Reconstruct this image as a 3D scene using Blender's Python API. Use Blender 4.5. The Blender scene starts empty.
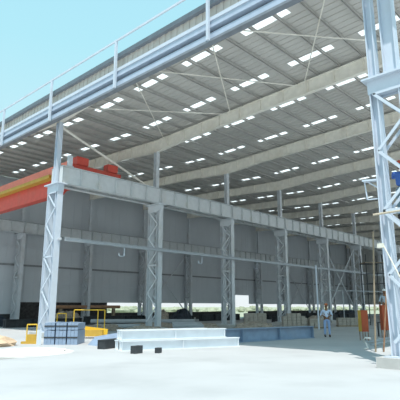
import bpy, math, random
from mathutils import Vector, Matrix, Euler
random.seed(7)
C = bpy.context.scene.collection
V = Vector

# ------------------------------------------------------------------ materials
def mat(name, col, rough=.6, metal=0., var=.08, scale=3., bump=0., bscale=20., spec=.3, stain=None, stain_amt=.5, stain_scale=1.2):
    m = bpy.data.materials.new(name); m.use_nodes = True
    nt = m.node_tree; n = nt.nodes; l = nt.links
    b = n['Principled BSDF']
    b.inputs['Roughness'].default_value = rough; b.inputs['Metallic'].default_value = metal
    b.inputs['Specular IOR Level'].default_value = spec
    tc = n.new('ShaderNodeTexCoord')
    ns = n.new('ShaderNodeTexNoise'); ns.inputs['Scale'].default_value = scale; ns.inputs['Detail'].default_value = 5
    l.new(tc.outputs['Object'], ns.inputs['Vector'])
    r = n.new('ShaderNodeValToRGB')
    r.color_ramp.elements[0].position = .3; r.color_ramp.elements[1].position = .7
    r.color_ramp.elements[0].color = tuple(max(0, c*(1-var)) for c in col)+(1,)
    r.color_ramp.elements[1].color = tuple(min(1, c*(1+var)) for c in col)+(1,)
    l.new(ns.outputs['Fac'], r.inputs['Fac'])
    out = r.outputs['Color']
    if stain:
        n2 = n.new('ShaderNodeTexNoise'); n2.inputs['Scale'].default_value = stain_scale; n2.inputs['Detail'].default_value = 8
        l.new(tc.outputs['Object'], n2.inputs['Vector'])
        r2 = n.new('ShaderNodeValToRGB'); r2.color_ramp.elements[0].position = .52; r2.color_ramp.elements[1].position = .68
        r2.color_ramp.elements[0].color = (0,0,0,1); r2.color_ramp.elements[1].color = (stain_amt,)*3+(1,)
        l.new(n2.outputs['Fac'], r2.inputs['Fac'])
        mx = n.new('ShaderNodeMixRGB'); l.new(r2.outputs['Color'], mx.inputs['Fac'])
        l.new(out, mx.inputs['Color1']); mx.inputs['Color2'].default_value = stain+(1,)
        out = mx.outputs['Color']
    l.new(out, b.inputs['Base Color'])
    if bump:
        n3 = n.new('ShaderNodeTexNoise'); n3.inputs['Scale'].default_value = bscale; n3.inputs['Detail'].default_value = 6
        l.new(tc.outputs['Object'], n3.inputs['Vector'])
        bp = n.new('ShaderNodeBump'); bp.inputs['Strength'].default_value = bump
        l.new(n3.outputs['Fac'], bp.inputs['Height']); l.new(bp.outputs['Normal'], b.inputs['Normal'])
    return m

M = {}
M['primer'] = mat('grey_white_primer', (.60,.63,.66), .5, var=.06, stain=(.42,.36,.30), stain_amt=.3, stain_scale=.8)
M['white_primer'] = mat('pale_blue_white', (.58,.64,.72), .45, var=.04, stain=(.45,.45,.45), stain_amt=.25, stain_scale=1.5)  # bluer than the primer of the other columns
M['rafter'] = mat('bounce_warmed_primer', (.86,.82,.74), .6, var=.07, stain=(.60,.52,.40), stain_amt=.3, stain_scale=.7)  # the grey primer with warm bounce light put into its colour
M['girder'] = mat('grey_girder_paint', (.62,.64,.65), .5, var=.06, stain=(.55,.50,.36), stain_amt=.45, stain_scale=.5)
M['roof'] = mat('galvanised_roof_sheet', (.60,.575,.54), .55, var=.05, scale=.7, stain=(.47,.45,.43), stain_amt=.5, stain_scale=.35)
M['purlin'] = mat('galvanised_purlin', (.48,.465,.44), .55, var=.08)
M['wall'] = mat('grey_wall_sheet', (.58,.61,.64), .6, var=.04, scale=.4)
M['dark_girt'] = mat('dark_grey_girt', (.26,.27,.28), .6, var=.1)  # darker than the wall sheet, for the middle girt
M['wall_end'] = mat('pale_end_sheet', (.48,.48,.46), .6, var=.10, scale=.5)
M['fascia_beige'] = mat('beige_cladding', (.56,.52,.47), .55, var=.06)
M['fascia_blue'] = mat('blue_white_channel', (.44,.51,.62), .4, var=.06)
M['fascia_grey'] = mat('grey_flashing', (.22,.24,.27), .5, var=.1)
M['red'] = mat('red_crane_paint', (.62,.085,.06), .45, var=.08, stain=(.50,.12,.08), stain_amt=.5)
M['salmon'] = mat('salmon_red_paint', (.85,.27,.20), .5, var=.07)  # paler red than the crane girders
M['yellow'] = mat('yellow_safety_paint', (.78,.50,.05), .45, var=.08)
M['yellow_dark'] = mat('mustard_paint', (.55,.34,.06), .5, var=.12)
M['bluegrey'] = mat('blue_grey_steel', (.27,.35,.47), .5, var=.10, stain=(.30,.36,.45), stain_amt=.5)
M['white_steel'] = mat('near_white_steel', (.74,.78,.82), .4, var=.04)  # near-white, much lighter than the blue-grey girders
M['dark_steel'] = mat('dark_steel', (.05,.055,.06), .6, var=.3)
M['dark_wall'] = mat('dark_brick_plinth', (.055,.05,.05), .8, var=.4, scale=4, bump=.3)
M['concrete'] = mat('concrete', (.48,.47,.45), .85, var=.10, bump=.2)
M['rubble'] = mat('rubble_grey', (.36,.31,.26), .9, var=.25, scale=6, bump=.5)
M['rubble_pale'] = mat('pale_block', (.42,.38,.33), .9, var=.15, scale=8, bump=.4)
M['sand'] = mat('pale_sand', (.76,.73,.69), .95, var=.06, scale=5, bump=.4)
M['tan'] = mat('tan_sack', (.62,.46,.32), .9, var=.1, scale=5, bump=.4)
M['tarp'] = mat('dark_tarpaulin', (.035,.045,.06), .7, var=.4, scale=4)
M['orange'] = mat('orange_red_panel', (.40,.085,.035), .6, var=.10)
M['wood'] = mat('grey_brown_bamboo', (.30,.24,.17), .8, var=.2, scale=8)
M['rust'] = mat('rusty_pole', (.26,.15,.09), .8, var=.25, scale=9)
M['cream'] = mat('cream_paint', (.78,.74,.64), .6, var=.05)
M['tanrod'] = mat('tan_rod', (.55,.47,.36), .7, var=.1)
M['pipe'] = mat('light_grey_pipe', (.42,.45,.48), .45, var=.06)
M['brown_pipe'] = mat('rust_brown_pipe', (.38,.22,.13), .7, var=.15)
M['skin'] = mat('skin', (.22,.11,.06), .6, var=.05)
M['shirt'] = mat('pale_blue_shirt', (.60,.70,.88), .85, var=.05)
M['trouser'] = mat('light_blue_trousers', (.30,.42,.66), .85, var=.06)
M['helmet_o'] = mat('orange_helmet', (.42,.13,.05), .35, var=.03)
M['helmet_w'] = mat('white_helmet', (.85,.85,.83), .35, var=.03)
M['helmet_r'] = mat('red_helmet', (.65,.09,.04), .35, var=.03)
M['shirt_b'] = mat('royal_blue_shirt', (.08,.17,.50), .85, var=.08)
M['trouser_g'] = mat('grey_teal_trousers', (.20,.27,.31), .85, var=.08)
M['shirt_g'] = mat('grey_blue_shirt', (.38,.45,.52), .85, var=.06)
M['trouser_d'] = mat('dark_trousers', (.04,.045,.06), .85, var=.1)
M['shoe'] = mat('dark_shoe', (.03,.025,.02), .6, var=.1)
M['bush'] = mat('hazy_scrub_leaves', (.34,.36,.26), .9, var=.2, scale=2)  # leaf green paled and greyed, distance haze put into the colour
M['grass'] = mat('hazy_grass_field', (.36,.38,.28), .95, var=.15, scale=.15)  # grass green paled the same way, haze included in the colour

def ground_mat():
    m = mat('dusty_concrete_ground', (.47,.475,.48), .92, var=.07, scale=.35, bump=.25, bscale=6, stain=(.38,.385,.39), stain_amt=.5, stain_scale=.5)
    return m
M['ground'] = ground_mat()

def skylight_mat():
    m = bpy.data.materials.new('translucent_skylight'); m.use_nodes = True
    nt = m.node_tree; n = nt.nodes; l = nt.links
    for x in list(n): n.remove(x)
    o = n.new('ShaderNodeOutputMaterial'); t = n.new('ShaderNodeBsdfTranslucent'); t.inputs[0].default_value = (.95,.95,.95,1)
    tc = n.new('ShaderNodeTexCoord'); w = n.new('ShaderNodeTexNoise'); w.inputs['Scale'].default_value = 4
    l.new(tc.outputs['Object'], w.inputs['Vector'])
    r = n.new('ShaderNodeValToRGB'); r.color_ramp.elements[0].color = (.80,.80,.79,1); r.color_ramp.elements[1].color = (.97,.97,.97,1)
    l.new(w.outputs['Fac'], r.inputs['Fac']); l.new(r.outputs['Color'], t.inputs[0])
    tr = n.new('ShaderNodeBsdfTransparent'); mx = n.new('ShaderNodeMixShader'); mx.inputs[0].default_value = .12
    l.new(t.outputs[0], mx.inputs[1]); l.new(tr.outputs[0], mx.inputs[2]); l.new(mx.outputs[0], o.inputs[0])
    return m
M['sky_panel'] = skylight_mat()

# ------------------------------------------------------------------ mesh helper
class MB:
    def __init__(s): s.v = []; s.f = []
    def raw(s, vs, fs):
        o = len(s.v); s.v += [tuple(v) for v in vs]; s.f += [tuple(i+o for i in f) for f in fs]; return s
    def box(s, x0, x1, y0, y1, z0, z1):
        vs = [(x,y,z) for z in (z0,z1) for y in (y0,y1) for x in (x0,x1)]
        return s.raw(vs, [(0,2,3,1),(4,5,7,6),(0,1,5,4),(2,6,7,3),(0,4,6,2),(1,3,7,5)])
    def bar(s, a, b, w, h, side=None):
        """box along a->b, width w along 'side', height h along the other"""
        a = V(a); b = V(b); d = (b-a).normalized()
        sd = V(side) if side else (V((0,0,1)) if abs(d.z) < .9 else V((1,0,0)))
        sd = (sd - d*sd.dot(d)).normalized(); u = d.cross(sd)
        vs = []
        for p in (a, b):
            for (i, j) in ((-1,-1),(1,-1),(1,1),(-1,1)):
                vs.append(p + sd*(i*w/2) + u*(j*h/2))
        return s.raw(vs, [(3,2,1,0),(4,5,6,7),(0,1,5,4),(1,2,6,5),(2,3,7,6),(3,0,4,7)])
    def tube(s, pts, r, n=8, rr=None):
        pts = [V(p) for p in pts]; rings = []; o = len(s.v)
        for i, p in enumerate(pts):
            d = (pts[min(i+1, len(pts)-1)] - pts[max(i-1, 0)]).normalized()
            a = V((0,0,1)) if abs(d.z) < .9 else V((1,0,0))
            x = d.cross(a).normalized(); y = d.cross(x)
            q = rr[i] if rr else r
            s.v += [tuple(p + x*(q*math.cos(2*math.pi*k/n)) + y*(q*math.sin(2*math.pi*k/n))) for k in range(n)]
        for i in range(len(pts)-1):
            for k in range(n):
                s.f.append((o+i*n+k, o+i*n+(k+1)%n, o+(i+1)*n+(k+1)%n, o+(i+1)*n+k))
        s.f.append(tuple(o+k for k in range(n))[::-1]); s.f.append(tuple(o+(len(pts)-1)*n+k for k in range(n)))
        return s
    def hsec(s, a, b, width, depth, tf=.03, tw=.02, n=(0,1,0)):
        """H section along a->b; flange normals along n"""
        a = V(a); b = V(b); n = V(n); d = (b-a).normalized(); n = (n - d*n.dot(d)).normalized(); sd = d.cross(n)
        for k in (-1, 1):
            o = n*(k*(depth/2 - tf/2)); s.bar(a+o, b+o, width, tf, sd)
        s.bar(a, b, tw, depth-2*tf, sd)
        return s
    def ell(s, c, r, seg=16, ring=10, rot=None, jit=0, zmin=None):
        o = len(s.v); c = V(c); R = rot or Matrix.Identity(3)
        for i in range(ring+1):
            t = math.pi*i/ring
            for k in range(seg):
                p = 2*math.pi*k/seg; q = 1 + (random.uniform(-jit, jit) if jit and 0 < i < ring else 0)
                w = c + R @ V((r[0]*math.sin(t)*math.cos(p)*q, r[1]*math.sin(t)*math.sin(p)*q, r[2]*math.cos(t)*q))
                if zmin is not None and w.z < zmin: w.z = zmin
                s.v.append(tuple(w))
        for i in range(ring):
            for k in range(seg):
                s.f.append((o+i*seg+k, o+(i+1)*seg+k, o+(i+1)*seg+(k+1)%seg, o+i*seg+(k+1)%seg))
        return s
    def build(s, name, m, parent=None, smooth=False, loc=None):
        me = bpy.data.meshes.new(name); me.from_pydata(s.v, [], s.f); me.materials.append(m); me.update()
        if smooth:
            for p in me.polygons: p.use_smooth = True
        o = bpy.data.objects.new(name, me); C.objects.link(o)
        if parent: o.parent = parent
        if loc: o.location = loc
        return o

def tag(o, label=None, cat=None, group=None, kind=None):
    if label: o['label'] = label
    if cat: o['category'] = cat
    if group: o['group'] = group
    if kind: o['kind'] = kind
    return o
def empty(name, loc, label, cat, group=None, rz=0):
    o = bpy.data.objects.new(name, None); C.objects.link(o); o.location = loc; o.rotation_euler = (0,0,rz)
    o.empty_display_size = .2
    return tag(o, label, cat, group)
def dup(root, loc, label, group=None, skip=()):
    r = root.copy(); C.objects.link(r); r.location = loc; r['label'] = label
    if group: r['group'] = group
    for ch in [c for c in bpy.data.objects if c.parent == root]:
        if ch.name.split('.')[0] in skip: continue
        c = ch.copy(); C.objects.link(c); c.parent = r
        for g in [c2 for c2 in bpy.data.objects if c2.parent == ch]:
            d = g.copy(); C.objects.link(d); d.parent = c
    return r
ORD = ['first','second','third','fourth','fifth','sixth','seventh','eighth','ninth','tenth','eleventh','twelfth']
def nth(i):
    if i < 12: return ORD[i]
    return {12:'thirteenth',13:'fourteenth',14:'fifteenth',15:'sixteenth',16:'seventeenth',17:'eighteenth',18:'nineteenth',19:'twentieth'}.get(i) or \
        ('twenty-'+ORD[i-20] if i < 29 else ('thirtieth' if i == 29 else 'thirty-'+ORD[i-30]))

# ------------------------------------------------------------------ layout
X1, S = 13.4, 7.57
YA, YC, YB = 23.8, 43.0, 4.80
NB = 10
XE = X1 + NB*S
HG = 9.4
def rz(y): return 12.98 + .035*abs(y-YA)      # rafter top
def roofz(y): return rz(y) + .16

# ------------------------------------------------------------------ setting
g = MB(); g.box(-60, 130, -40, 44.0, -.4, 0); tag(g.build('ground', M['ground']), kind='structure')
g = MB(); g.box(-200, 900, 44.0, 900, -.4, -.02); tag(g.build('field', M['grass']), kind='structure')

# back wall: cladding sheets with ribs, hung on the outside of the far column row
def rib_sheet(mb, x0, x1, y, z0, z1, pitch=1.0, d=.015):
    x = x0
    while x < x1-1e-4:
        e = min(x+pitch, x1)
        mb.box(x, e, y, y+.03, z0, z1)
        mb.box(x, x+.04, y-d, y-.0005, z0, z1)
        x = e
w = MB()
YW = YC+.75
xg0, xg1 = X1+5*S+1.5, X1+5*S+6.0     # tall doorway left in the sheeting
rib_sheet(w, X1-.4, 21.0, YW, .921, 13.8); rib_sheet(w, 21.0, xg0, YW, 2.001, 13.8)
rib_sheet(w, xg0, xg1, YW, 3.2, 13.8)
rib_sheet(w, xg1, XE+.62, YW, 1.95, 13.8)
w.box(X1-.4, XE+.3, YW-.09, YW-.045, 5.4, 5.5)
tag(w.build('wall_back', M['wall']), kind='structure')
w = MB(); w.box(21.0, 31.8, YW+.05, YW+.25, .921, 2.0); w.box(X1-.4, xg0, YW, YW+.25, 0, .92); w.box(xg1, XE+.3, YW, YW+.25, 0, .92)
tag(w.build('trim_plinth', M['dark_wall']), kind='structure')
w = MB()
y = YB
XW = XE+.6
while y < YW:
    e = min(y+.9, YW); zt = min(roofz(y), roofz(e))-.01; w.box(XW, XW+.03, y, e, 2.0, zt); w.box(XW-.03, XW-.0005, y, y+.06, 2.0, zt); y = e
tag(w.build('wall_end', M['wall_end']), kind='structure')

# roof sheets with the skylight openings left out
PS = 1.25
sk_c = [6.75, 10.5, 14.25, 18.0, 21.75, 25.8, 29.55, 33.3, 37.05, 40.8]
SKL, SKW = 1.2, .23
ys = sorted(set([YB-.55, YA, YW+.1] + [c-SKL for c in sk_c if c-SKL > YB-.5] + [c+SKL for c in sk_c]))
xs_sk = []
for n in range(NB):
    xs_sk += [X1+S*(n+.25), X1+S*(n+.755)]
xs = sorted(set([12.95, XW+.03] + [x-SKW for x in xs_sk] + [x+SKW for x in xs_sk]))
rf = MB()
def inhole(x, y):
    return any(abs(x-a) < SKW for a in xs_sk) and any(abs(y-b) < SKL for b in sk_c)
def rslab(mb, x0, x1, y0, y1, dz=0, t=.04):
    za, zb = roofz(y0)+dz, roofz(y1)+dz
    vs = [(x0,y0,za),(x1,y0,za),(x0,y1,zb),(x1,y1,zb),(x0,y0,za+t),(x1,y0,za+t),(x0,y1,zb+t),(x1,y1,zb+t)]
    mb.raw(vs, [(0,2,3,1),(4,5,7,6),(0,1,5,4),(2,6,7,3),(0,4,6,2),(1,3,7,5)])
for i in range(len(xs)-1):
    for j in range(len(ys)-1):
        if not inhole((xs[i]+xs[i+1])/2, (ys[j]+ys[j+1])/2):
            rslab(rf, xs[i], xs[i+1], ys[j], ys[j+1])
# corrugation ribs run up the slope
x = 13.1
while x < XW:
    if not any(abs(x-a) < SKW+.05 for a in xs_sk):
        rslab(rf, x, x+.05, YB-.5, YA, -.035, .034); rslab(rf, x, x+.05, YA, YW, -.035, .034)
    x += .38
tag(rf.build('ceiling', M['roof']), kind='structure')

# translucent skylights, one thing each
proto = None
for n in range(NB*2):
    for j, yc in enumerate(sk_c):
        mb = MB()
        x0, y0 = xs_sk[n], yc
        sl = .035 if yc > YA else -.035
        def q(dx, dy, dz): return (dx, dy, sl*dy+dz)
        for a, b in ((-SKL, -.415), (-.385, .415), (.445, SKL)):
            vs = [q(-SKW,a,.012), q(SKW,a,.012), q(-SKW,b,.012), q(SKW,b,.012), q(-SKW,a,.03), q(SKW,a,.03), q(-SKW,b,.03), q(SKW,b,.03)]
            mb.raw(vs, [(0,2,3,1),(4,5,7,6),(0,1,5,4),(2,6,7,3),(0,4,6,2),(1,3,7,5)])
        for a in (-.40, .43):
            vs = [q(-SKW,a-.03,0), q(SKW,a-.03,0), q(-SKW,a+.03,0), q(SKW,a+.03,0), q(-SKW,a-.03,.035), q(SKW,a-.03,.035), q(-SKW,a+.03,.035), q(SKW,a+.03,.035)]
            mb.raw(vs, [(0,2,3,1),(4,5,7,6),(0,1,5,4),(2,6,7,3),(0,4,6,2),(1,3,7,5)])
        o = mb.build('skylight', M['sky_panel'], loc=(x0, y0, roofz(yc)))
        side = 'sunny side' if yc < YA else 'back wall side'
        jj = (4-j) if yc < YA else (j-5)
        tag(o, 'white skylight strip, %s cross row from front, %s from valley, %s' % (nth(n), nth(jj), side), 'skylight', 'translucent skylight strips in the roof sheeting')

# purlins
k = 0
for sgn in (-1, 1):
    y = YA + sgn*.25; i = 0
    while (YB-.3) < y < (YW-.1):
        zt = roofz(y)-.037
        mb = MB()
        mb.box(0, XE-12.95, -.055, .005, -.018, 0); mb.box(0, XE-12.95, -.008, .008, -.14, -.0); mb.box(0, XE-12.95, -.008, .05, -.14, -.125)
        o = mb.build('purlin', M['purlin'], loc=(13.0, y, zt))
        tag(o, 'long thin grey roof purlin, %s from the roof valley on the %s' % (nth(i), 'sunny open side' if sgn < 0 else 'back wall side'), 'purlin', 'roof purlins')
        i += 1; y += sgn*PS

# ------------------------------------------------------------------ lattice columns
def make_column(loc, label, group, mname, chord_d=.25, chord_w=.35, ztop=8.3, lace=True, zb=.3):
    m = M[mname]
    r = empty('lattice_column', loc, label, 'column', group)
    sep = .43
    MB().box(-.5, .5, -.85, .85, 0, zb-.03).build('pedestal', M['concrete'], r)
    MB().box(-.35, .35, -.7, .7, zb-.03, zb).build('base_plate', m, r)
    for k in (-1, 1):
        MB().hsec((0, k*sep, zb), (0, k*sep, ztop), chord_w, chord_d, .03, .02).build('chord', m, r)
    z = zb+.35; i = 0; ph = .90
    while z+ph < ztop-.2:
        a, b = ((sep, -sep) if i % 2 == 0 else (-sep, sep))
        for xx in (-.19, .19):
            MB().bar((xx, a, z), (xx, b, z+ph), .085, .03).build('lacing_bar', m, r)
            if i % 4 == 3:
                MB().bar((xx, sep, z+ph), (xx, -sep, z+ph), .08, .03).build('lacing_bar', m, r)
        z += ph; i += 1
    MB().box(-.33, .33, -.72, .72, ztop, ztop+.06).build('cap_plate', m, r)
    h = MB(); h.box(-.17, .17, -.6, .6, ztop-.42, ztop-.002); h.build('cap_beam', m, r)
    return r
ZT = 8.3
def add_post(r, mname, ztop, z0=ZT+.06, dy=0, dp=.30):
    mb = MB(); mb.hsec((0,dy,z0), (0,dy,ztop), .28, dp, .03, .02); mb.build('upper_post', M[mname], r)

zp = rz(YA)-.87
col0 = make_column((X1, YA, 0), 'pale blue-white lattice column behind the stacked panels, first of the middle row', 'lattice columns of the middle row', 'white_primer')
add_post(col0, 'white_primer', zp)
col1 = make_column((X1+S, YA, 0), 'grey-white lattice column of the middle row, second from the open front', 'lattice columns of the middle row', 'primer')
add_post(col1, 'primer', zp)
for n in range(2, 9):
    dup(col1, (X1+n*S, YA, 0), 'grey-white lattice column of the middle row, %s from the open front' % nth(n), 'lattice columns of the middle row')
colC = make_column((X1+S, YC, 0), 'lattice column against the back wall, second from the open front', 'lattice columns along the back wall', 'primer')
add_post(colC, 'primer', rz(YC)-.74)
for n in range(2, NB+1):
    dup(colC, (X1+n*S, YC, 0), 'lattice column against the back wall, %s from the open front' % nth(n), 'lattice columns along the back wall')

# big near column
near = make_column((X1, YB, 0), 'big pale blue-white lattice column in the right foreground, nearest of all', None, 'white_primer')
add_post(near, 'white_primer', rz(YB)-.74, dy=-.12, dp=.42)
mb = MB(); mb.hsec((0,.43,ZT+.06), (0,.43,rz(YB)-.74), .28, .25, .03, .02); mb.build('upper_post_stub', M['white_primer'], near)
# little bracket frame on its left chord
br = MB()
br.bar((-.1, .558, 5.2), (-.1, .98, 5.24), .05, .22)
br.build('bracket_shelf', M['white_primer'], near)
br = MB(); br.bar((-.1, .95, 5.22), (-.1, .90, 4.67), .03, .03); br.bar((-.1, .90, 4.67), (-.1, .54, 4.65), .03, .03); br.bar((-.1,.86,5.2),(-.1,.56,4.98),.035,.035)
br.build('bracket_frame', M['white_primer'], near)

# ------------------------------------------------------------------ runway girders
def make_girder(loc, label, group, mname, L=S-.04, d=1.02, zt=HG):
    r = empty('crane_girder', loc, label, 'girder', group)
    m = M[mname]
    MB().box(0, L, -.01, .01, zt-d+.03, zt-.03).build('web', m, r)
    MB().box(0, L, -.2, .2, zt-.03, zt).build('top_flange', m, r)
    MB().box(0, L, -.17, .17, zt-d, zt-d+.03).build('bottom_flange', m, r)
    for i in range(7):
        x = .02 + i*(L-.04)/6
        mb = MB(); mb.box(x-.008, x+.008, -.16, -.01, zt-d+.03, zt-.03); mb.box(x-.008, x+.008, .01, .16, zt-d+.03, zt-.03); mb.build('stiffener', m, r)
    mb = MB(); mb.box(0, L, -.03, .03, zt, zt+.05); mb.build('crane_rail', M['dark_steel'], r)
    return r
gA = make_girder((X1+.02, YA-.43, 0), 'grey crane girder on near face of the middle columns, first span from front', 'near crane girders of the middle row', 'girder')
for n in range(1, NB):
    dup(gA, (X1+n*S+.02, YA-.43, 0), 'grey crane girder on near face of the middle columns, %s span from front' % nth(n))
for n in range(NB):
    dup(gA, (X1+n*S+.02, YA+.43, 0), 'grey crane girder on far face of the middle columns, %s span from front' % nth(n), 'far crane girders of the middle row')
for n in range(0, NB):
    dup(gA, (X1+n*S+.02, YC-.43, 0), 'grey crane girder along the back wall, %s span from the open front' % nth(n), 'crane girders along the back wall')
# stub plate on the first girder end
mb = MB(); mb.box(-.15, .15, -.05, .05, 0, .62); mb.box(-.22, .22, -.1, .1, -.03, 0)
tag(mb.build('end_stop', M['primer'], loc=(X1+.55, YA-.43, HG+.085)), 'pale upright stop plate on top of the first crane girder by the front post', 'end stop')

# ------------------------------------------------------------------ rafters
def make_rafter(n, y0, y1, label, group):
    r = empty('roof_rafter', (X1+n*S, YA, 0), label, 'rafter', group)
    m = M['rafter']
    sgn = 1 if y1 > y0 else -1
    L = abs(y1-y0)
    def z(t): return rz(YA+sgn*t)
    def prof(mb, t0, t1, za, zb_, zc, zd, hw):
        # prism: at t0 from za to zb_, at t1 from zc to zd
        a, b = sgn*t0, sgn*t1
        vs = [(-hw,a,za),(hw,a,za),(-hw,b,zc),(hw,b,zc),(-hw,a,zb_),(hw,a,zb_),(-hw,b,zd),(hw,b,zd)]
        mb.raw(vs, [(0,2,3,1),(4,5,7,6),(0,1,5,4),(2,6,7,3),(0,4,6,2),(1,3,7,5)])
    t0 = .0
    dep = .74; dh = .88; th = 3.2      # haunch at the middle column
    mb = MB(); prof(mb, t0, th, z(t0)-dh+.03, z(t0)-.03, z(th)-dep+.03, z(th)-.03, .012); prof(mb, th, L, z(th)-dep+.03, z(th)-.03, z(L)-dep+.03, z(L)-.03, .012); mb.build('web', m, r)
    mb = MB(); prof(mb, t0, L, z(t0)-.03, z(t0), z(L)-.03, z(L), .13); mb.build('top_flange', m, r)
    mb = MB(); prof(mb, t0, th, z(t0)-dh, z(t0)-dh+.03, z(th)-dep, z(th)-dep+.03, .13); prof(mb, th, L, z(th)-dep, z(th)-dep+.03, z(L)-dep, z(L)-dep+.03, .13); mb.build('bottom_flange', m, r)
    t = 1.2
    while t < L:
        mb = MB()
        for s2 in (-1, 1):
            x0, x1 = sorted((s2*.013, s2*.115))
            mb.box(x0, x1, sgn*t-.01, sgn*t+.01, z(t)-dep+.03, z(t)-.03)
        mb.build('stiffener', m, r)
        t += 1.55
    return r
for n in range(NB+1):
    make_rafter(n, YA, YB-.3, 'warm grey roof rafter from middle row to sunny side, %s frame from front' % nth(n), 'roof rafters on the sunny side')
    make_rafter(n, YA, YC+.3, 'warm grey roof rafter from middle row to back wall, %s frame from front' % nth(n), 'roof rafters on the back wall side')

# roof bracing rods
def rod(a, b, r, name, label, cat, group=None, m='rafter'):
    a = V(a); b = V(b)
    o = MB().tube([V((0,0,0)), b-a], r, 6).build(name, M[m], loc=a); return tag(o, label, cat, group)
def rp(x, y, dz=-.2): return (x, y, rz(y)+dz)
RB = 'roof bracing rods of the front bay'
rod(rp(X1+.15, 12.2), rp(X1+S-.15, 17.0), .03, 'bracing_rod', 'thin roof bracing rod of the front bay slanting inward right of the handrail end', 'rod', RB)
rod(rp(X1+.15, 16.8), rp(X1+S-.15, 12.2), .03, 'bracing_rod', 'thin roof bracing rod of the front bay crossing near the third handrail post', 'rod', RB)
rod(rp(X1+.15, 22.8), rp(X1+S-.15, 17.2), .03, 'bracing_rod', 'thin roof bracing rod of the front bay running from above the front corner column', 'rod', RB)
rod(rp(X1+.15, 17.4), rp(X1+S-.15, 22.9), .03, 'bracing_rod', 'thin roof bracing rod of the front bay ending above the second middle column', 'rod', RB)
rod(rp(X1+.15, 12.0), rp(X1+S-.15, 6.5), .03, 'bracing_rod', 'thin roof bracing rod of the front bay nearest the right foreground column', 'rod', RB)
rod(rp(X1+.15, 6.3), rp(X1+S-.15, 11.9), .03, 'bracing_rod', 'thin roof bracing rod of the front bay meeting the second rafter at centre', 'rod', RB)
rod((X1+.1, YA+.22, zp-.1), (X1+S-.4, YA+.22, HG+.15), .07, 'diagonal_strut', 'pale diagonal strut from the front post top down to the second middle column', 'strut')

# ------------------------------------------------------------------ fascia band at the open front with handrail
fx = 12.85
fy0, fy1 = YB-.9, YW+.2
f = empty('fascia_band', (fx, fy0, 11.85), 'long layered fascia band of beige sheet and blue-white channels along the open roof edge', 'fascia')
L = fy1-fy0
def strip(name, m, x0, x1, z0, z1): return MB().box(x0, x1, 0, L, z0-11.85, z1-11.85).build(name, m, f)
strip('top_flashing', M['fascia_grey'], -.22, .08, 13.50, 13.72)
mb = MB(); y = 0
mb.box(-.02, .04, 0, L, .98, 1.65)
while y < L: mb.box(-.045, -.0205, y, y+.17, .98, 1.65); y += .38
mb.build('cladding_sheet', M['fascia_beige'], f)
strip('gutter_channel', M['fascia_blue'], -.30, -.03, 12.40, 12.74)
strip('gutter_lip', M['white_primer'], -.34, -.301, 12.66, 12.82)
strip('shadow_gap_plate', M['fascia_grey'], -.05, .03, 12.22, 12.399)
strip('lower_channel', M['fascia_blue'], -.22, .02, 11.96, 12.219)
strip('bottom_lip', M['fascia_grey'], -.24, .04, 11.85, 11.959)
hr = empty('roof_handrail', (fx-.42, fy0, 11.8), 'thin pale handrail on tall posts along the open roof edge', 'handrail')
MB().box(-.03, .03, 0, L, 2.42, 2.52).build('top_rail', M['white_primer'], hr)
yy = 5.2
while yy < YW:
    MB().box(-.06, .06, yy-fy0-.055, yy-fy0+.055, 0, 2.5).build('post', M['white_primer'], hr); yy += 6.03

# ------------------------------------------------------------------ pipe on the middle row + hooks
tb = empty('tie_beam', (X1+.3, YA-.82, 5.2), 'long pale horizontal tie beam running across the middle column row at half height', 'beam')
LT = NB*S-1
mb = MB(); mb.box(0, LT, -.02, .02, -.08, .08); mb.box(0, LT, -.08, .08, .08, .10); mb.box(0, LT, -.08, .08, -.10, -.08); mb.build('channel', M['pipe'], tb)
for i, hx in enumerate((4.0, 10.9, 17.4)):
    mb = MB(); x = hx
    mb.tube([(x, -.12, -.13), (x, -.12, -.62), (x-.05, -.12, -.66), (x-.35, -.12, -.66), (x-.38, -.12, -.6), (x-.38,-.12,-.48)], .03, 6)
    mb.build('hanging_hook', M['white_primer'], tb)
for n in range(0, NB):
    o = MB().box(0, .12, 0, .38, -.06, .06).build('beam_cleat', M['primer'], tb); o.location = (n*S-.3+.0, .02, 0)

# back wall girts are long horizontal rails
for i, z in enumerate((3.7, 5.45, 7.2)):
    mb = MB(); a = .09 if i == 1 else .045
    mb.box(0, XE-X1, -.02, .02, -a, a); mb.box(0, XE-X1, -.04, -.021, a-.015, a)
    tag(mb.build('wall_girt', M['wall'] if i != 1 else M['dark_girt'], loc=(X1, YC+.62, z)), 'long thin horizontal girt on the back wall, %s of three' % ('lowest','middle','highest')[i], 'girt', 'back wall girts')

# cross bracing between back wall columns
def xbrace(n, y, z0, z1, label, group, r=.06, m='primer'):
    xa, xb = X1+n*S+.25, X1+(n+1)*S-.25
    e = empty('cross_bracing', (xa, y, z0), label, 'bracing', group)
    MB().tube([(0,0,0), (xb-xa, 0, z1-z0)], r, 6).build('diagonal', M[m], e)
    MB().tube([(0,.13,z1-z0), (xb-xa, .13, 0)], r, 6).build('diagonal', M[m], e)
    return e
xbrace(3, YC+.1, .9, 8.0, 'grey cross bracing on the back wall between the fourth and fifth columns', 'cross bracings', .07)
xbrace(7, YC+.1, .9, 8.0, 'grey cross bracing on the back wall between the eighth and ninth columns', 'cross bracings', .07)
xbrace(4, YA+.1, .9, 8.0, 'grey cross bracing in the middle row between the fifth and sixth columns', 'cross bracings', .06)

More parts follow.
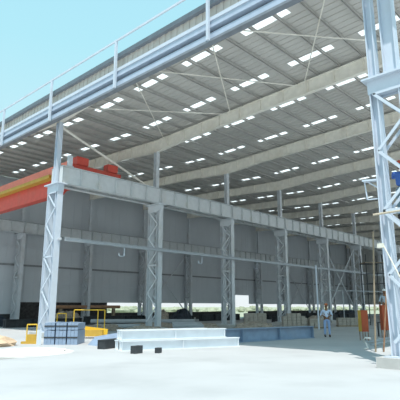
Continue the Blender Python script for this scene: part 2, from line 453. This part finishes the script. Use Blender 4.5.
# ------------------------------------------------------------------ overhead crane
cr = empty('overhead_crane', (15, YA, HG), 'red overhead travelling crane with a yellow walkway strip, spanning to the back wall', 'crane')
ya, yb = .4, YC-YA-.35
def bridge(x0, x1, zlo, zhi, taper, ze=.35):
    mb = MB()
    prof = [(ya+.2, ze), (ya+.2+taper, zlo), (yb-taper, zlo), (yb, ze)]
    vs = []; n = len(prof)
    for xx in (x0, x1):
        for (yy, zz) in prof: vs.append((xx, yy, zz))
        for (yy, zz) in reversed(prof): vs.append((xx, yy, zhi))
    fs = []
    fs.append(tuple(range(2*n))); fs.append(tuple(range(2*n, 4*n))[::-1])
    for i in range(2*n):
        j = (i+1) % (2*n); fs.append((i, i+2*n, j+2*n, j))
    mb.raw(vs, fs); return mb
bridge(0, .5, -.92, .62, 2.2).build('main_girder', M['red'], cr)
bridge(2.1, 2.6, .3, .62, 1.0).build('main_girder', M['red'], cr)
mb = MB(); mb.box(-.08, .0, ya+.2, yb, .38, 1.02); mb.build('kick_plate', M['salmon'], cr)
mb = MB(); mb.box(-.45, -.005, ya+2.6, yb, .14, .37); mb.build('walkway', M['yellow_dark'], cr)
for y2 in (.43, YC-YA-.43):
    mb = MB(); mb.box(-.5, 3.1, y2-.22, y2+.22, .1, .52)
    et = mb.build('end_carriage', M['red'], cr)
    for x2 in (-.1, 2.7):
        w2 = MB(); w2.tube([(x2, y2-.06, .2), (x2, y2+.06, .2)], .145, 14); w2.build('wheel', M['dark_steel'], et)
mb = MB(); mb.box(-.25, .55, .1, .6, .53, 1.0); mb.build('end_box', M['red'], cr)
mb = MB(); mb.box(2.0, 2.75, .1, .6, .53, 1.0); mb.build('end_box', M['red'], cr)

# ------------------------------------------------------------------ ground clutter
# stacked panel bundles (blue-grey)
dirx = V((18.01-19.16, 0, 0))
ang = math.atan2(-1.15, 1.07)
def local(o, a):  # helper for rotated groups
    return Matrix.Translation(o) @ Matrix.Rotation(a, 4, 'Z')
bp = V((10.78, 19.28, 0)); u = V((1.07,-1.15,0)).normalized(); nrm = V((.73,.68,0))
lab = ['left of three', 'middle of three', 'right of three']
for row in range(2):
    z0 = 0 if row == 0 else .62
    for i in range(3):
        hh = .6 if row == 0 else .30
        p = bp + u*(.0+i*.50) + nrm*.02 + V((0,0,z0))
        e = empty('panel_bundle', p, 'blue-grey bundle of upright steel panels, %s in the %s row of the stack' % (lab[i], 'lower' if row == 0 else 'upper'), 'panel bundle', 'blue-grey panel bundles', math.atan2(u.y, u.x))
        for k in range(3):
            MB().box(k*.15, k*.15+.14, 0, 1.3, .0, hh-random.uniform(.0,.03)).build('panel', M['bluegrey'], e)
        MB().box(-.0, .44, -.02, -.002, hh*.5-.03, hh*.5+.03).build('strap', M['dark_steel'], e)
tag(MB().box(-.12, .06, -.04, .04, 0, .62).build('white_board', M['white_steel'], loc=(10.62, 19.33, 0)), 'white upright board standing at the left end of the panel stack', 'board')
for i, (dx, dz, r_) in enumerate(((-.12,.66,.13),(.1,.78,.10),(.02,.95,.12),(-.15,1.0,.1))):
    pass

# yellow guard rails
def guard(name, pts, zt, z0, label, group='yellow guard rails', rad=.028, m='yellow', mid=False):
    o0 = V((pts[0][0], pts[0][1], 0))
    e = empty(name, o0, label, 'guard rail', group)
    P = [V((a,b,0))-o0 for a,b in pts]
    for p in P: MB().tube([p+V((0,0,z0)), p+V((0,0,zt))], rad, 8).build('post', M[m], e)
    MB().tube([p+V((0,0,zt)) for p in P], rad, 8).build('top_rail', M[m], e)
    if mid: MB().tube([p+V((0,0,(zt+z0)/2)) for p in P], rad*.8, 8).build('mid_rail', M[m], e)
    return e
guard('guard_rail', [(10.79,20.81),(11.1,20.5)], .8, 0, 'low yellow guard rail with two posts left of the front column')
guard('guard_rail', [(14.92,25.32),(15.27,24.94)], 1.2, 0, 'small yellow guard rail loop behind the stacked panels')
guard('guard_rail', [(15.58,24.61),(16.53,23.6),(16.8,23.31)], 1.4, 0, 'tall yellow guard rail with three posts right of the stacked panels')
t = empty('yellow_tray', (10.55, 20.35, 0), 'yellow steel block at the foot of the low guard rail', 'tray', None, math.atan2(u.y,u.x))
MB().box(-.2,.5,-.1,.12,0,.10).build('skid', M['yellow_dark'], t); MB().box(.05,.5,-.08,.1,.101,.40).build('housing', M['yellow_dark'], t)
t = empty('yellow_cradle', (14.3, 21.9, 0), 'long mustard-yellow steel cradle right of the stacked panels', 'cradle', None, math.atan2(u.y,u.x))
MB().box(-.8,1.2,-.3,.4,.1,.42).build('body', M['yellow_dark'], t)
MB().bar((-.3,.05,.5),(1.4,.05,.3),.3,.1).build('chute', M['yellow'], t)
for x in (-.65, 1.05): MB().box(x-.08,x+.08,-.25,.35,0,.1).build('skid', M['dark_steel'], t)

# steel girders lying on the ground
def lying(a, b, width, depth, m, name, label, cat, group=None, z=0, ends=True, horiz=False):
    a = V((a[0],a[1],0)); b = V((b[0],b[1],0)); d = b-a; L = d.length; an = math.atan2(d.y, d.x)
    e = empty(name, (a.x, a.y, z), label, cat, group, an)
    MB().box(0, L, -width/2, width/2, depth-.03, depth).build('top_flange', M[m], e)
    MB().box(0, L, -width/2, width/2, 0, .03).build('bottom_flange', M[m], e)
    MB().box(0, L, -.03, .03, .03, depth-.03).build('web', M[m], e)
    n = max(2, int(L/2.2)+1)
    for i in range(n):
        x = .06+(L-.12)*i/(n-1)
        MB().box(x-.01, x+.01, -width/2+.01, width/2-.01, .03, depth-.03).build('stiffener', M[m], e)
    return e
lying((22.7,13.3), (12.9,15.0), .42, .60, 'bluegrey', 'steel_girder', 'long blue-grey steel girder lying across the middle of the floor, in shade', 'girder', 'steel girders lying on the ground')
lying((22.9,14.2), (13.9,16.0), .40, .55, 'bluegrey', 'steel_girder', 'blue-grey steel girder lying behind the long one in front of the rubble', 'girder', 'steel girders lying on the ground')
for i, (a, b, z, ll) in enumerate([
    ((11.2,14.55),(15.9,12.75),0,'bottom front'), ((11.35,15.0),(15.6,13.35),0,'bottom rear'),
    ((11.25,14.65),(15.4,13.05),.37,'upper front'), ((11.5,15.1),(15.0,13.75),.37,'upper rear')]):
    lying(a, b, .30, .36, 'white_steel', 'white_beam', 'white steel beam in the sunlit stack at lower left of centre, %s one' % ll, 'beam', 'white beams in the sunlit stack', z=z)
def sqtube(loc, an, L, w, h, label):
    e = MB()
    t = .02
    e.box(0,L,-w/2,w/2,0,t); e.box(0,L,-w/2,w/2,h-t,h); e.box(0,L,-w/2,-w/2+t,t,h-t); e.box(0,L,w/2-t,w/2,t,h-t); e.box(L*.02,L*.02+.01,-w/2+t,w/2-t,t,h-t)
    o = e.build('box_section', M['dark_steel'], loc=loc); o.rotation_euler = (0,0,an); tag(o, label, 'box section', 'dark box sections')
sqtube((11.2,15.7,0), .3, 1.4, .34, .34, 'dark square box section lying at the left end of the white beams')
sqtube((10.9,13.4,0), .2, .4, .22, .26, 'small dark box section in front of the white beams')
sqtube((11.6,12.95,0), .4, .25, .16, .18, 'smallest dark box section, right of the other one in front of the white beams')
e = MB(); e.raw([(-.9,-.3,0),(.9,-.3,0),(.9,.4,0),(-.9,.4,0),(-.7,-.1,.3),(.7,-.2,.42),(.6,.3,.45),(-.6,.3,.34)], [(3,2,1,0),(4,5,6,7),(0,1,5,4),(1,2,6,5),(2,3,7,6),(3,0,4,7)])
tag(e.build('sheet_offcut', M['bluegrey'], loc=(12.9,17.4,0)), 'bent blue-grey sheet offcut left of the white beams', 'sheet metal')

# long pipes behind
def pipe(a, b, r, m, label, z=None):
    a = V(a+(z or r,)); b = V(b+(z or r,))
    o = MB().tube([V((0,0,0)), b-a], r, 12).build('long_pipe', M[m], smooth=False, loc=a); tag(o, label, 'pipe', 'long pipes on the floor')
pipe((21.5,31.0),(26.5,25.6),.16,'pipe','light grey long pipe lying behind the yellow guard rails')
pipe((22.6,33.2),(28.4,27.2),.15,'pipe','light grey long pipe lying farther back, behind the other grey pipe', z=.45)
tag(MB().box(-.2,.2,-.6,.6,0,.30).build('timber_block', M['wood'], loc=(25.2,30.5,0)), 'dark timber block under the rear pipe', 'block')
pipe((24.6,42.6),(32.6,42.6),.16,'brown_pipe','rust-brown pipe lying on the plinth under the back wall left of centre', z=1.55)
for i,x in enumerate((25.4,31.8)):
    tag(MB().box(-.12,.12,-.16,.16,0,1.385).build('pipe_stand', M['wood'], loc=(x,42.6,0)), 'timber stand carrying the %s end of the rust-brown pipe' % ('left','right')[i], 'stand', 'timber pipe stands')

# rubble and heaps
def heap(name, loc, r, m, label, cat, n=9, seed=1):
    random.seed(seed)
    mb = MB()
    mb.ell((0,0,0), r, 20, 10, jit=.10, zmin=0)
    for _ in range(n):
        a = random.uniform(0, 6.28); q = random.uniform(.2,.85)
        mb.ell((r[0]*q*math.cos(a), r[1]*q*math.sin(a), r[2]*math.sqrt(max(0,1-q*q))*.8), (r[0]*.2, r[1]*.2, r[2]*.28), 8, 6, jit=.15, zmin=0)
    return tag(mb.build(name, M[m], loc=loc), label, cat)
heap('tarpaulin_heap', (33.5,33.8,0), (1.1,1.0,1.35), 'tarp', 'tall dark tarpaulin covered heap right of the second middle column', 'heap', seed=2)
heap('tarpaulin_heap', (31.0,34.0,0), (.7,.7,1.3), 'rubble', 'brownish heap left of the dark tarpaulin covered heap', 'heap', seed=12)
heap('rubble_heap', (23.3,22.9,0), (1.2,.8,.5), 'rubble', 'grey rubble heap behind the girders below the second middle column', 'heap', 16, seed=3)
heap('rubble_heap', (27.5,20.6,0), (1.8,1.2,.55), 'rubble', 'low brown rubble heap behind the girders at the foot of the third middle column', 'heap', 16, seed=4)
heap('rubble_heap', (37.6,21.4,0), (1.5,.9,.8), 'rubble', 'rubble heap at the foot of the fourth middle column', 'heap', 16, seed=5)
heap('sand_heap', (8.9,20.3,0), (1.1,.9,.42), 'tan', 'tan heap of sacks at the far left edge of the floor', 'heap', 6, seed=6)
heap('sand_heap', (7.6,15.8,0), (2.4,.8,.22), 'sand', 'low sunlit white sand heap in the left foreground', 'heap', 6, seed=8)
heap('tarpaulin_heap', (17.0,39.6,0), (2.2,1.0,.95), 'tarp', 'long dark heap against the back wall at far left', 'heap', 10, seed=9)
heap('rubble_heap', (24.4,39.8,0), (1.6,.9,1.15), 'rubble', 'dark brown heap below the back wall just left of the front column', 'heap', 14, seed=10)
heap('tarpaulin_heap', (60.0,29.5,0), (3.2,1.2,1.1), 'tarp', 'dark heap beyond the standing worker in pale blue', 'heap', 12, seed=11)
for i, (x, y) in enumerate(((19.6,27.4),(23.6,26.3),(26.1,24.2),(18.6,22.0))):
    heap('rubble_heap', (x,y,0), (1.7,.9,.42+.05*(i%2)), 'rubble', 'low brown rubble heap on the floor before the middle columns, %s of four from left' % ('second','third','rightmost','leftmost')[i], 'heap', 18, seed=40+i)
# grey sloping sheet stack near the rubble
for i in range(4):
    o = MB().box(-.9,.9,-.5,.5,0,.05).build('steel_sheet', M['pipe'], loc=(21.2,20.9,.35+.06*i)); o.rotation_euler = (.18,0,-.7+.03*i)
    tag(o, 'grey steel sheet in the tilted pile below the second middle column, %s from bottom' % nth(i), 'steel sheet', 'tilted pile of steel sheets')
tag(MB().box(-.8,.8,-.4,.4,0,.26).build('timber_block', M['wood'], loc=(21.2,20.9,0)), 'timber block under the tilted pile of steel sheets', 'block')
# pallets of pale blocks
random.seed(21)
def blockstack(loc, nx, nz, label, an=-.78):
    e = empty('block_stack', loc, label, 'block stack', 'stacks of pale blocks', an)
    for k in range(nz):
        for i in range(nx):
            if k == nz-1 and random.random() < .35: continue
            MB().box(i*.34, i*.34+.31, random.uniform(-.03,.03), .6+random.uniform(-.03,.03), .1+k*.2, .29+k*.2).build('block', M['rubble_pale'], e)
    MB().box(-.03, nx*.34, 0, .62, 0, .095).build('pallet', M['wood'], e)
blockstack((29.4,22.9,0), 5, 5, 'stack of pale blocks right of the third middle column, left one of the row')
blockstack((30.7,20.3,0), 5, 5, 'stack of pale blocks right of the third middle column, second of the row')
blockstack((32.3,19.0,0), 4, 3, 'low stack of pale blocks below the tall bright doorway')
blockstack((33.9,20.5,0), 5, 3, 'low stack of pale blocks left of the fourth middle column')
blockstack((36.6,18.9,0), 5, 3, 'low stack of pale blocks right of the fourth middle column')

# dark beams on the floor far back
for i, (x, y) in enumerate(((17,36.5),(24.5,37),(32,37.5),(39.5,37),(47,36.5),(54.5,34),(42,29),(50,27))):
    lying((x,y),(x+6.8,y), .5, .62+.12*(i%2), 'dark_steel', 'dark_girder', 'dark steel girder lying on the floor before the back wall, %s of eight' % nth(i), 'girder', 'dark girders deep in the hall')

# pipe frames behind the worker
def frame(loc, an, W, H, nv, zs, label, name='floor_railing', group='light floor railings', m='pipe', r=.04):
    e = empty(name, loc, label, 'frame', group, an)
    for i in range(nv):
        x = W*i/(nv-1); MB().tube([(x,0,0),(x,0,H)], r, 6).build('upright', M[m], e)
    for z in zs: MB().tube([(-.2,-.0,z),(W+.2,-.0,z)], r*.9, 6).build('rail', M[m], e)
    return e
frame((36.0,20.0,0), -.35, 9.5, 2.95, 5, (2.9,), 'light blue-grey pipe railing behind the person in pale blue')
o = MB().tube([(0,0,0),(0,0,4.5)], .06, 8).build('pale_post', M['white_primer'], loc=(30.55,17.28,0)); tag(o, 'single thin pale post just left of the standing worker', 'post')
# scaffold at right
sc = empty('scaffold_tower', (41.5,18.4,0), 'brown scaffold tower with ladder rungs left of the right foreground column', 'scaffold', None, -.75)
for (x,y) in ((0,0),(1.5,0),(0,1.2),(1.5,1.2)): MB().tube([(x,y,0),(x,y,6.2)], .045, 6).build('upright', M['dark_steel'], sc)
for z in (.9,1.8,2.7,3.6,4.5,5.4):
    MB().tube([(-.1,0,z),(1.6,0,z)], .035, 6).build('ledger', M['dark_steel'], sc); MB().tube([(-.1,1.2,z),(1.6,1.2,z)], .035, 6).build('ledger', M['dark_steel'], sc)
MB().box(-.1,1.6,-.05,1.25,5.45,5.5).build('platform', M['wood'], sc)

# bins on legs
def bin_(loc, an, w, h, z0, label, ml, mr):
    e = empty('panel_bin', loc, label, 'bin', 'tall box bins', an)
    MB().box(0, w, 0, .03, z0, z0+h).build('front_panel', M[mr], e)
    MB().box(0, .03, .031, w, z0, z0+h).build('side_panel', M[ml], e)
    MB().box(w-.03, w, .031, w, z0, z0+h).build('side_panel', M[mr], e)
    MB().box(.031, w-.031, w-.03, w, z0, z0+h).build('back_panel', M[ml], e)
    MB().box(.031, w-.031, .031, w-.031, z0, z0+.03).build('floor_panel', M['dark_steel'], e)
    for x in (.03, w-.03):
        for y in (.03, w-.03): MB().tube([(x,y,0),(x,y,z0-.001)], .02, 6).build('leg', M['rust'], e)
bin_((22.4,10.36,0), -.62, .34, 1.0, .42, 'tall box bin on legs, yellow left side and orange right side', 'yellow_dark', 'orange')
bin_((24.5,10.2,0), -.75, .33, 1.25, .42, 'taller orange box bin on legs behind the thin poles', 'orange', 'orange')

# thin poles and odds near the right column
def pole(a, b, r, m, label, name='thin_pole', group='thin poles beside the right column'):
    a = V(a); b = V(b); o = MB().tube([V((0,0,0)), (b-a)*.5+V((.01,.01,0)), b-a], r, 8).build(name, M[m], loc=a); tag(o, label, 'pole', group)
pole((17.3,7.56,0), (17.3,7.30,4.35), .035, 'wood', 'tall grey-brown pole standing left of the right foreground column')
pole((17.5,7.35,0), (18.2,7.25,2.9), .03, 'rust', 'shorter rusty pole leaning just right of the tall grey-brown pole')
pole((12.9,5.4,4.12), (12.9,3.9,4.16), .03, 'tanrod', 'tan rod lying across the right foreground column at upper height', 'tan_rod')
e = empty('long_brush', (12.85,3.80,0), 'cream pole with a block head leaning on the right foreground column', 'pole')
MB().tube([(0,.0,.0),(0,1.36,3.22)], .02, 8).build('handle', M['cream'], e)
MB().box(-.05,.05,1.36,1.52,3.17,3.29).build('block_head', M['cream'], e)
def hosepts(l): return [V(p) for p in l]
o = MB().tube(hosepts([(0,0,.03),(.2,-.05,.05),(.3,.05,.2),(.25,.15,.34),(.35,.1,.42),(.5,-.05,.40)]), .035, 8).build('bent_hose', M['sand'], loc=(17.9,8.25,0), smooth=True)
tag(o, 'pale bent hose on the ground below the box bin', 'hose')
for i, (p, an, L) in enumerate((((21.2,9.6,.0),.15,1.4),((20.0,8.9,0),.05,1.7),((22.5,9.4,0),-.3,1.3))):
    o = MB().box(0,L,-.07,.07,0,.05).build('plank', M['pipe'], loc=p); o.rotation_euler = (0,-.12,an-.5); o.location.z = .02
    tag(o, 'pale plank on the floor beneath the box bins, %s from the camera' % ('second','nearest','farthest')[i], 'plank', 'pale planks beneath the bins')

# outside scrub
random.seed(33)
mb = MB()
for i in range(420):
    x = random.uniform(20, 420); y = random.uniform(75, 150)
    r = random.uniform(.6, 1.5)
    mb.ell((x, y, random.uniform(.1,.6)), (r*1.6, r, r*random.uniform(.6,1.0)), 7, 5, jit=.22)
tag(mb.build('scrub', M['bush']), 'low green scrub growing in the field beyond the back wall', 'scrub', kind='stuff')

# ------------------------------------------------------------------ people
def skin_mesh(chains, sub=1):
    """chains: list of lists of (point, radius); each chain may start at an existing point key"""
    vs = []; es = []; rs = []; idx = {}; roots = []
    for ch in chains:
        prev = None
        for (p, r) in ch:
            key = tuple(round(c, 4) for c in p)
            if key in idx: i = idx[key]
            else:
                i = len(vs); idx[key] = i; vs.append(p); rs.append(r)
                if prev is None: roots.append(i)
            if prev is not None and prev != i: es.append((prev, i))
            prev = i
    me = bpy.data.meshes.new('tmp'); me.from_pydata([tuple(v) for v in vs], es, [])
    o = bpy.data.objects.new('tmp', me); C.objects.link(o)
    sm = o.modifiers.new('s', 'SKIN'); sm.use_smooth_shade = True
    for i, r in enumerate(rs):
        d = me.skin_vertices[0].data[i]; q = r if isinstance(r, tuple) else (r, r); d.radius = q; d.use_root = i in roots
    ss = o.modifiers.new('ss', 'SUBSURF'); ss.levels = sub; ss.render_levels = sub
    dg = bpy.context.evaluated_depsgraph_get(); dg.update()
    ev = o.evaluated_get(dg); m2 = ev.to_mesh()
    out = MB(); out.raw([tuple(v.co) for v in m2.vertices], [tuple(p.vertices) for p in m2.polygons])
    ev.to_mesh_clear(); bpy.data.objects.remove(o); bpy.data.meshes.remove(me)
    return out
def finish(mb, name, m, parent, vox):
    o = mb.build(name, m, parent, smooth=True)
    r = o.modifiers.new('r', 'REMESH'); r.mode = 'VOXEL'; r.voxel_size = vox; r.use_smooth_shade = True
    return o
def person(loc, rz_, label, mats, J):
    """figure faces -Y locally. J: joint overrides"""
    e = empty('person', loc, label, 'person', None, rz_)
    D = dict(pel=(0,0,.93), chest=(0,.0,1.28), neck=(0,.0,1.46), head=(0,-.02,1.60),
             shL=(.18,0,1.40), elL=(.27,.04,1.13), wrL=(.14,-.2,1.12), shR=(-.18,0,1.40), elR=(-.27,.04,1.13), wrR=(-.14,-.2,1.12),
             hiL=(.09,0,.90), knL=(.11,-.02,.49), anL=(.12,.02,.08), hiR=(-.09,0,.90), knR=(-.11,-.02,.49), anR=(-.12,.02,.08))
    D.update(J); D = {k: V(v) for k, v in D.items()}
    mid = (D['pel']+D['chest'])/2
    body = [[(D['pel'],(.14,.10)),(mid,(.13,.095)),(D['chest'],(.15,.105)),(D['neck'],.055),(D['head'],.07)]]
    shirt = [[(D['pel']+V((0,0,.02)),(.155,.115)),(mid,(.15,.11)),(D['chest'],(.17,.12)),(D['chest']+(D['neck']-D['chest'])*.75,(.10,.08))]]
    trous = [[(D['pel']+V((0,0,.07)),(.15,.112)),(D['pel'],(.155,.118))]]
    for s in 'LR':
        sh, el, wr = D['sh'+s], D['el'+s], D['wr'+s]
        body.append([(D['chest'],(.15,.105)),(sh,.055),(el,.04),(wr,.028)])
        shirt.append([(D['chest'],(.17,.12)),(sh,.07),(sh.lerp(el,.5),.06),(el,.052),(el.lerp(wr,.35),.048)])
        hi, kn, an = D['hi'+s], D['kn'+s], D['an'+s]
        body.append([(D['pel'],(.14,.10)),(hi,.085),(kn,.055),(an,.038),(an+V((0,-.13,-.045)),.035)])
        trous.append([(D['pel'],(.155,.118)),(hi,.10),(hi.lerp(kn,.5),.085),(kn,.072),(kn.lerp(an,.5),.066),(an+V((0,0,.03)),.06)])
        # hand: palm, four fingers, thumb
        d = (wr-el).normalized(); sx = 1 if s == 'L' else -1
        side = d.cross(V((0,0,1)));
        if side.length < .1: side = V((1,0,0))
        side.normalize(); up = side.cross(d).normalized()
        palm = wr + d*.07
        body.append([(wr,.028),(palm,(.034,.02))])
        for k, (off, ln) in enumerate(((-.027,.065),(-.009,.078),(.009,.073),(.027,.056))):
            b0 = palm + side*off
            body.append([(b0, .011),(b0+d*ln*.5-up*.008, .010),(b0+d*ln*.9-up*.03, .008)])
        b0 = wr + d*.03
        body.append([(b0, .012),(b0-side*.035*sx+d*.02, .011),(b0-side*.05*sx+d*.05, .009)])
    mb = skin_mesh(body)
    h = D['head']+V((0,-.01,.02))
    mb.ell(h, (.075,.095,.115), 20, 14)
    mb.ell(h+V((0,-.035,-.07)), (.05,.05,.045), 12, 8)             # jaw
    mb.ell(h+V((0,-.105,-.02)), (.014,.022,.026), 8, 6)            # nose
    mb.ell(h+V((0,-.088,-.058)), (.026,.012,.009), 8, 6)           # mouth
    for k in (-1, 1):
        mb.ell(h+V((k*.078,.01,-.01)), (.012,.02,.032), 8, 6)      # ears
    finish(mb, 'body', M[mats[0]], e, .011)
    finish(skin_mesh(shirt), 'shirt', M[mats[1]], e, .012)
    finish(skin_mesh(trous), 'trousers', M[mats[2]], e, .012)
    for s in 'LR':
        an = D['an'+s]; sb = MB(); sb.ell(an+V((0,-.06,-.035)), (.05,.14,.05), 12, 8, zmin=an.z-.08); sb.ell(an+V((0,.01,0)), (.05,.055,.06), 10, 8)
        finish(sb, 'shoe', M['shoe'], e, .01)
    for k in (-1, 1):
        ee = MB(); ee.ell(h+V((k*.03,-.086,.005)), (.012,.008,.008), 8, 6); ee.build('eye', M['shoe'], e, True)
    hm = MB(); hm.ell(h+V((0,.0,.055)), (.105,.128,.10), 20, 12, zmin=h.z+.045); hm.ell(h+V((0,-.04,.05)), (.11,.13,.012), 20, 6)
    hm.ell(h+V((0,0,.12)), (.018,.10,.045), 10, 8)
    hm.build('helmet', M[mats[3]], e, True)
    return e

# standing worker in pale blue (faces away to the left, arms bent in front)
person((23.9,13.03,0), math.radians(-55), 'person in pale blue shirt and orange helmet standing on the floor, arms bent', ('skin','shirt','trouser','helmet_o'),
       dict(elL=(.31,.06,1.15), wrL=(.13,-.16,1.08), elR=(-.31,.06,1.15), wrR=(-.13,-.16,1.08)))
# worker behind the orange bin standing on a low stand
stx = (26.3,10.75,0)
e = empty('work_stand', stx, 'low dark trestle stand behind the orange bin, under the worker in a white helmet', 'stand', None, -.6)
MB().box(-.4,.4,-.35,.35,.72,.77).build('top', M['dark_steel'], e)
for x in (-.35,.35):
    for y in (-.3,.3): MB().box(x-.03,x+.03,y-.03,y+.03,0,.719).build('leg', M['dark_steel'], e)
person((26.3,10.75,.772), math.radians(-60), 'person in a white helmet and grey-blue shirt standing behind the orange bin', ('skin','shirt_g','trouser_d','helmet_w'), dict(wrL=(.27,-.12,.92), wrR=(-.27,-.12,.92)))
# worker clinging to the near column at the picture's right edge
person((13.95,4.93,4.10), math.radians(105), 'person in a blue shirt and red helmet clinging to the right foreground column', ('skin','shirt_b','trouser_g','helmet_r'),
       dict(elL=(.22,-.16,1.28), wrL=(.12,-.42,1.34), elR=(-.24,-.16,1.22), wrR=(-.22,-.42,1.2),
            knR=(-.14,-.36,.86), anR=(-.16,-.38,.44), knL=(.1,-.14,.5)))

# ------------------------------------------------------------------ light
S_dir = V((.32, .28, -1)).normalized()
sun = bpy.data.lights.new('sun', 'SUN'); sun.energy = 4.7; sun.angle = .009; sun.color = (1, .965, .91)
so = bpy.data.objects.new('sun', sun); C.objects.link(so); so.rotation_euler = S_dir.to_track_quat('-Z', 'Y').to_euler(); so.location = (-20,-20,40)
w = bpy.data.worlds.new('sky'); bpy.context.scene.world = w; w.use_nodes = True
n = w.node_tree.nodes; l = w.node_tree.links; bg = n['Background']
tc = n.new('ShaderNodeTexCoord'); sx = n.new('ShaderNodeSeparateXYZ'); r = n.new('ShaderNodeValToRGB')
l.new(tc.outputs['Generated'], sx.inputs[0]); l.new(sx.outputs['Z'], r.inputs['Fac'])
cr_ = r.color_ramp; cr_.elements[0].position = 0; cr_.elements[0].color = (.86,.93,.95,1)
cr_.elements[1].position = .9; cr_.elements[1].color = (.36,.72,.93,1)
a = cr_.elements.new(.25); a.color = (.60,.88,.96,1); a = cr_.elements.new(.5); a.color = (.46,.84,.96,1)
l.new(r.outputs['Color'], bg.inputs['Color']); bg.inputs['Strength'].default_value = 1.0

# ------------------------------------------------------------------ camera
pt, yw, fpx = .2213, .7532, 473.0
F = V((math.cos(pt)*math.cos(yw), math.cos(pt)*math.sin(yw), math.sin(pt)))
cam = bpy.data.cameras.new('camera'); co = bpy.data.objects.new('camera', cam); C.objects.link(co)
cam.sensor_width = 36; cam.lens = fpx/400*36; cam.clip_end = 3000
co.location = (0,0,1.6); co.rotation_euler = F.to_track_quat('-Z', 'Y').to_euler()
bpy.context.scene.camera = co
vs = bpy.context.scene.view_settings
vs.view_transform = 'Standard'; vs.look = 'None'; vs.gamma = 1; vs.use_curve_mapping = False; vs.exposure = 0
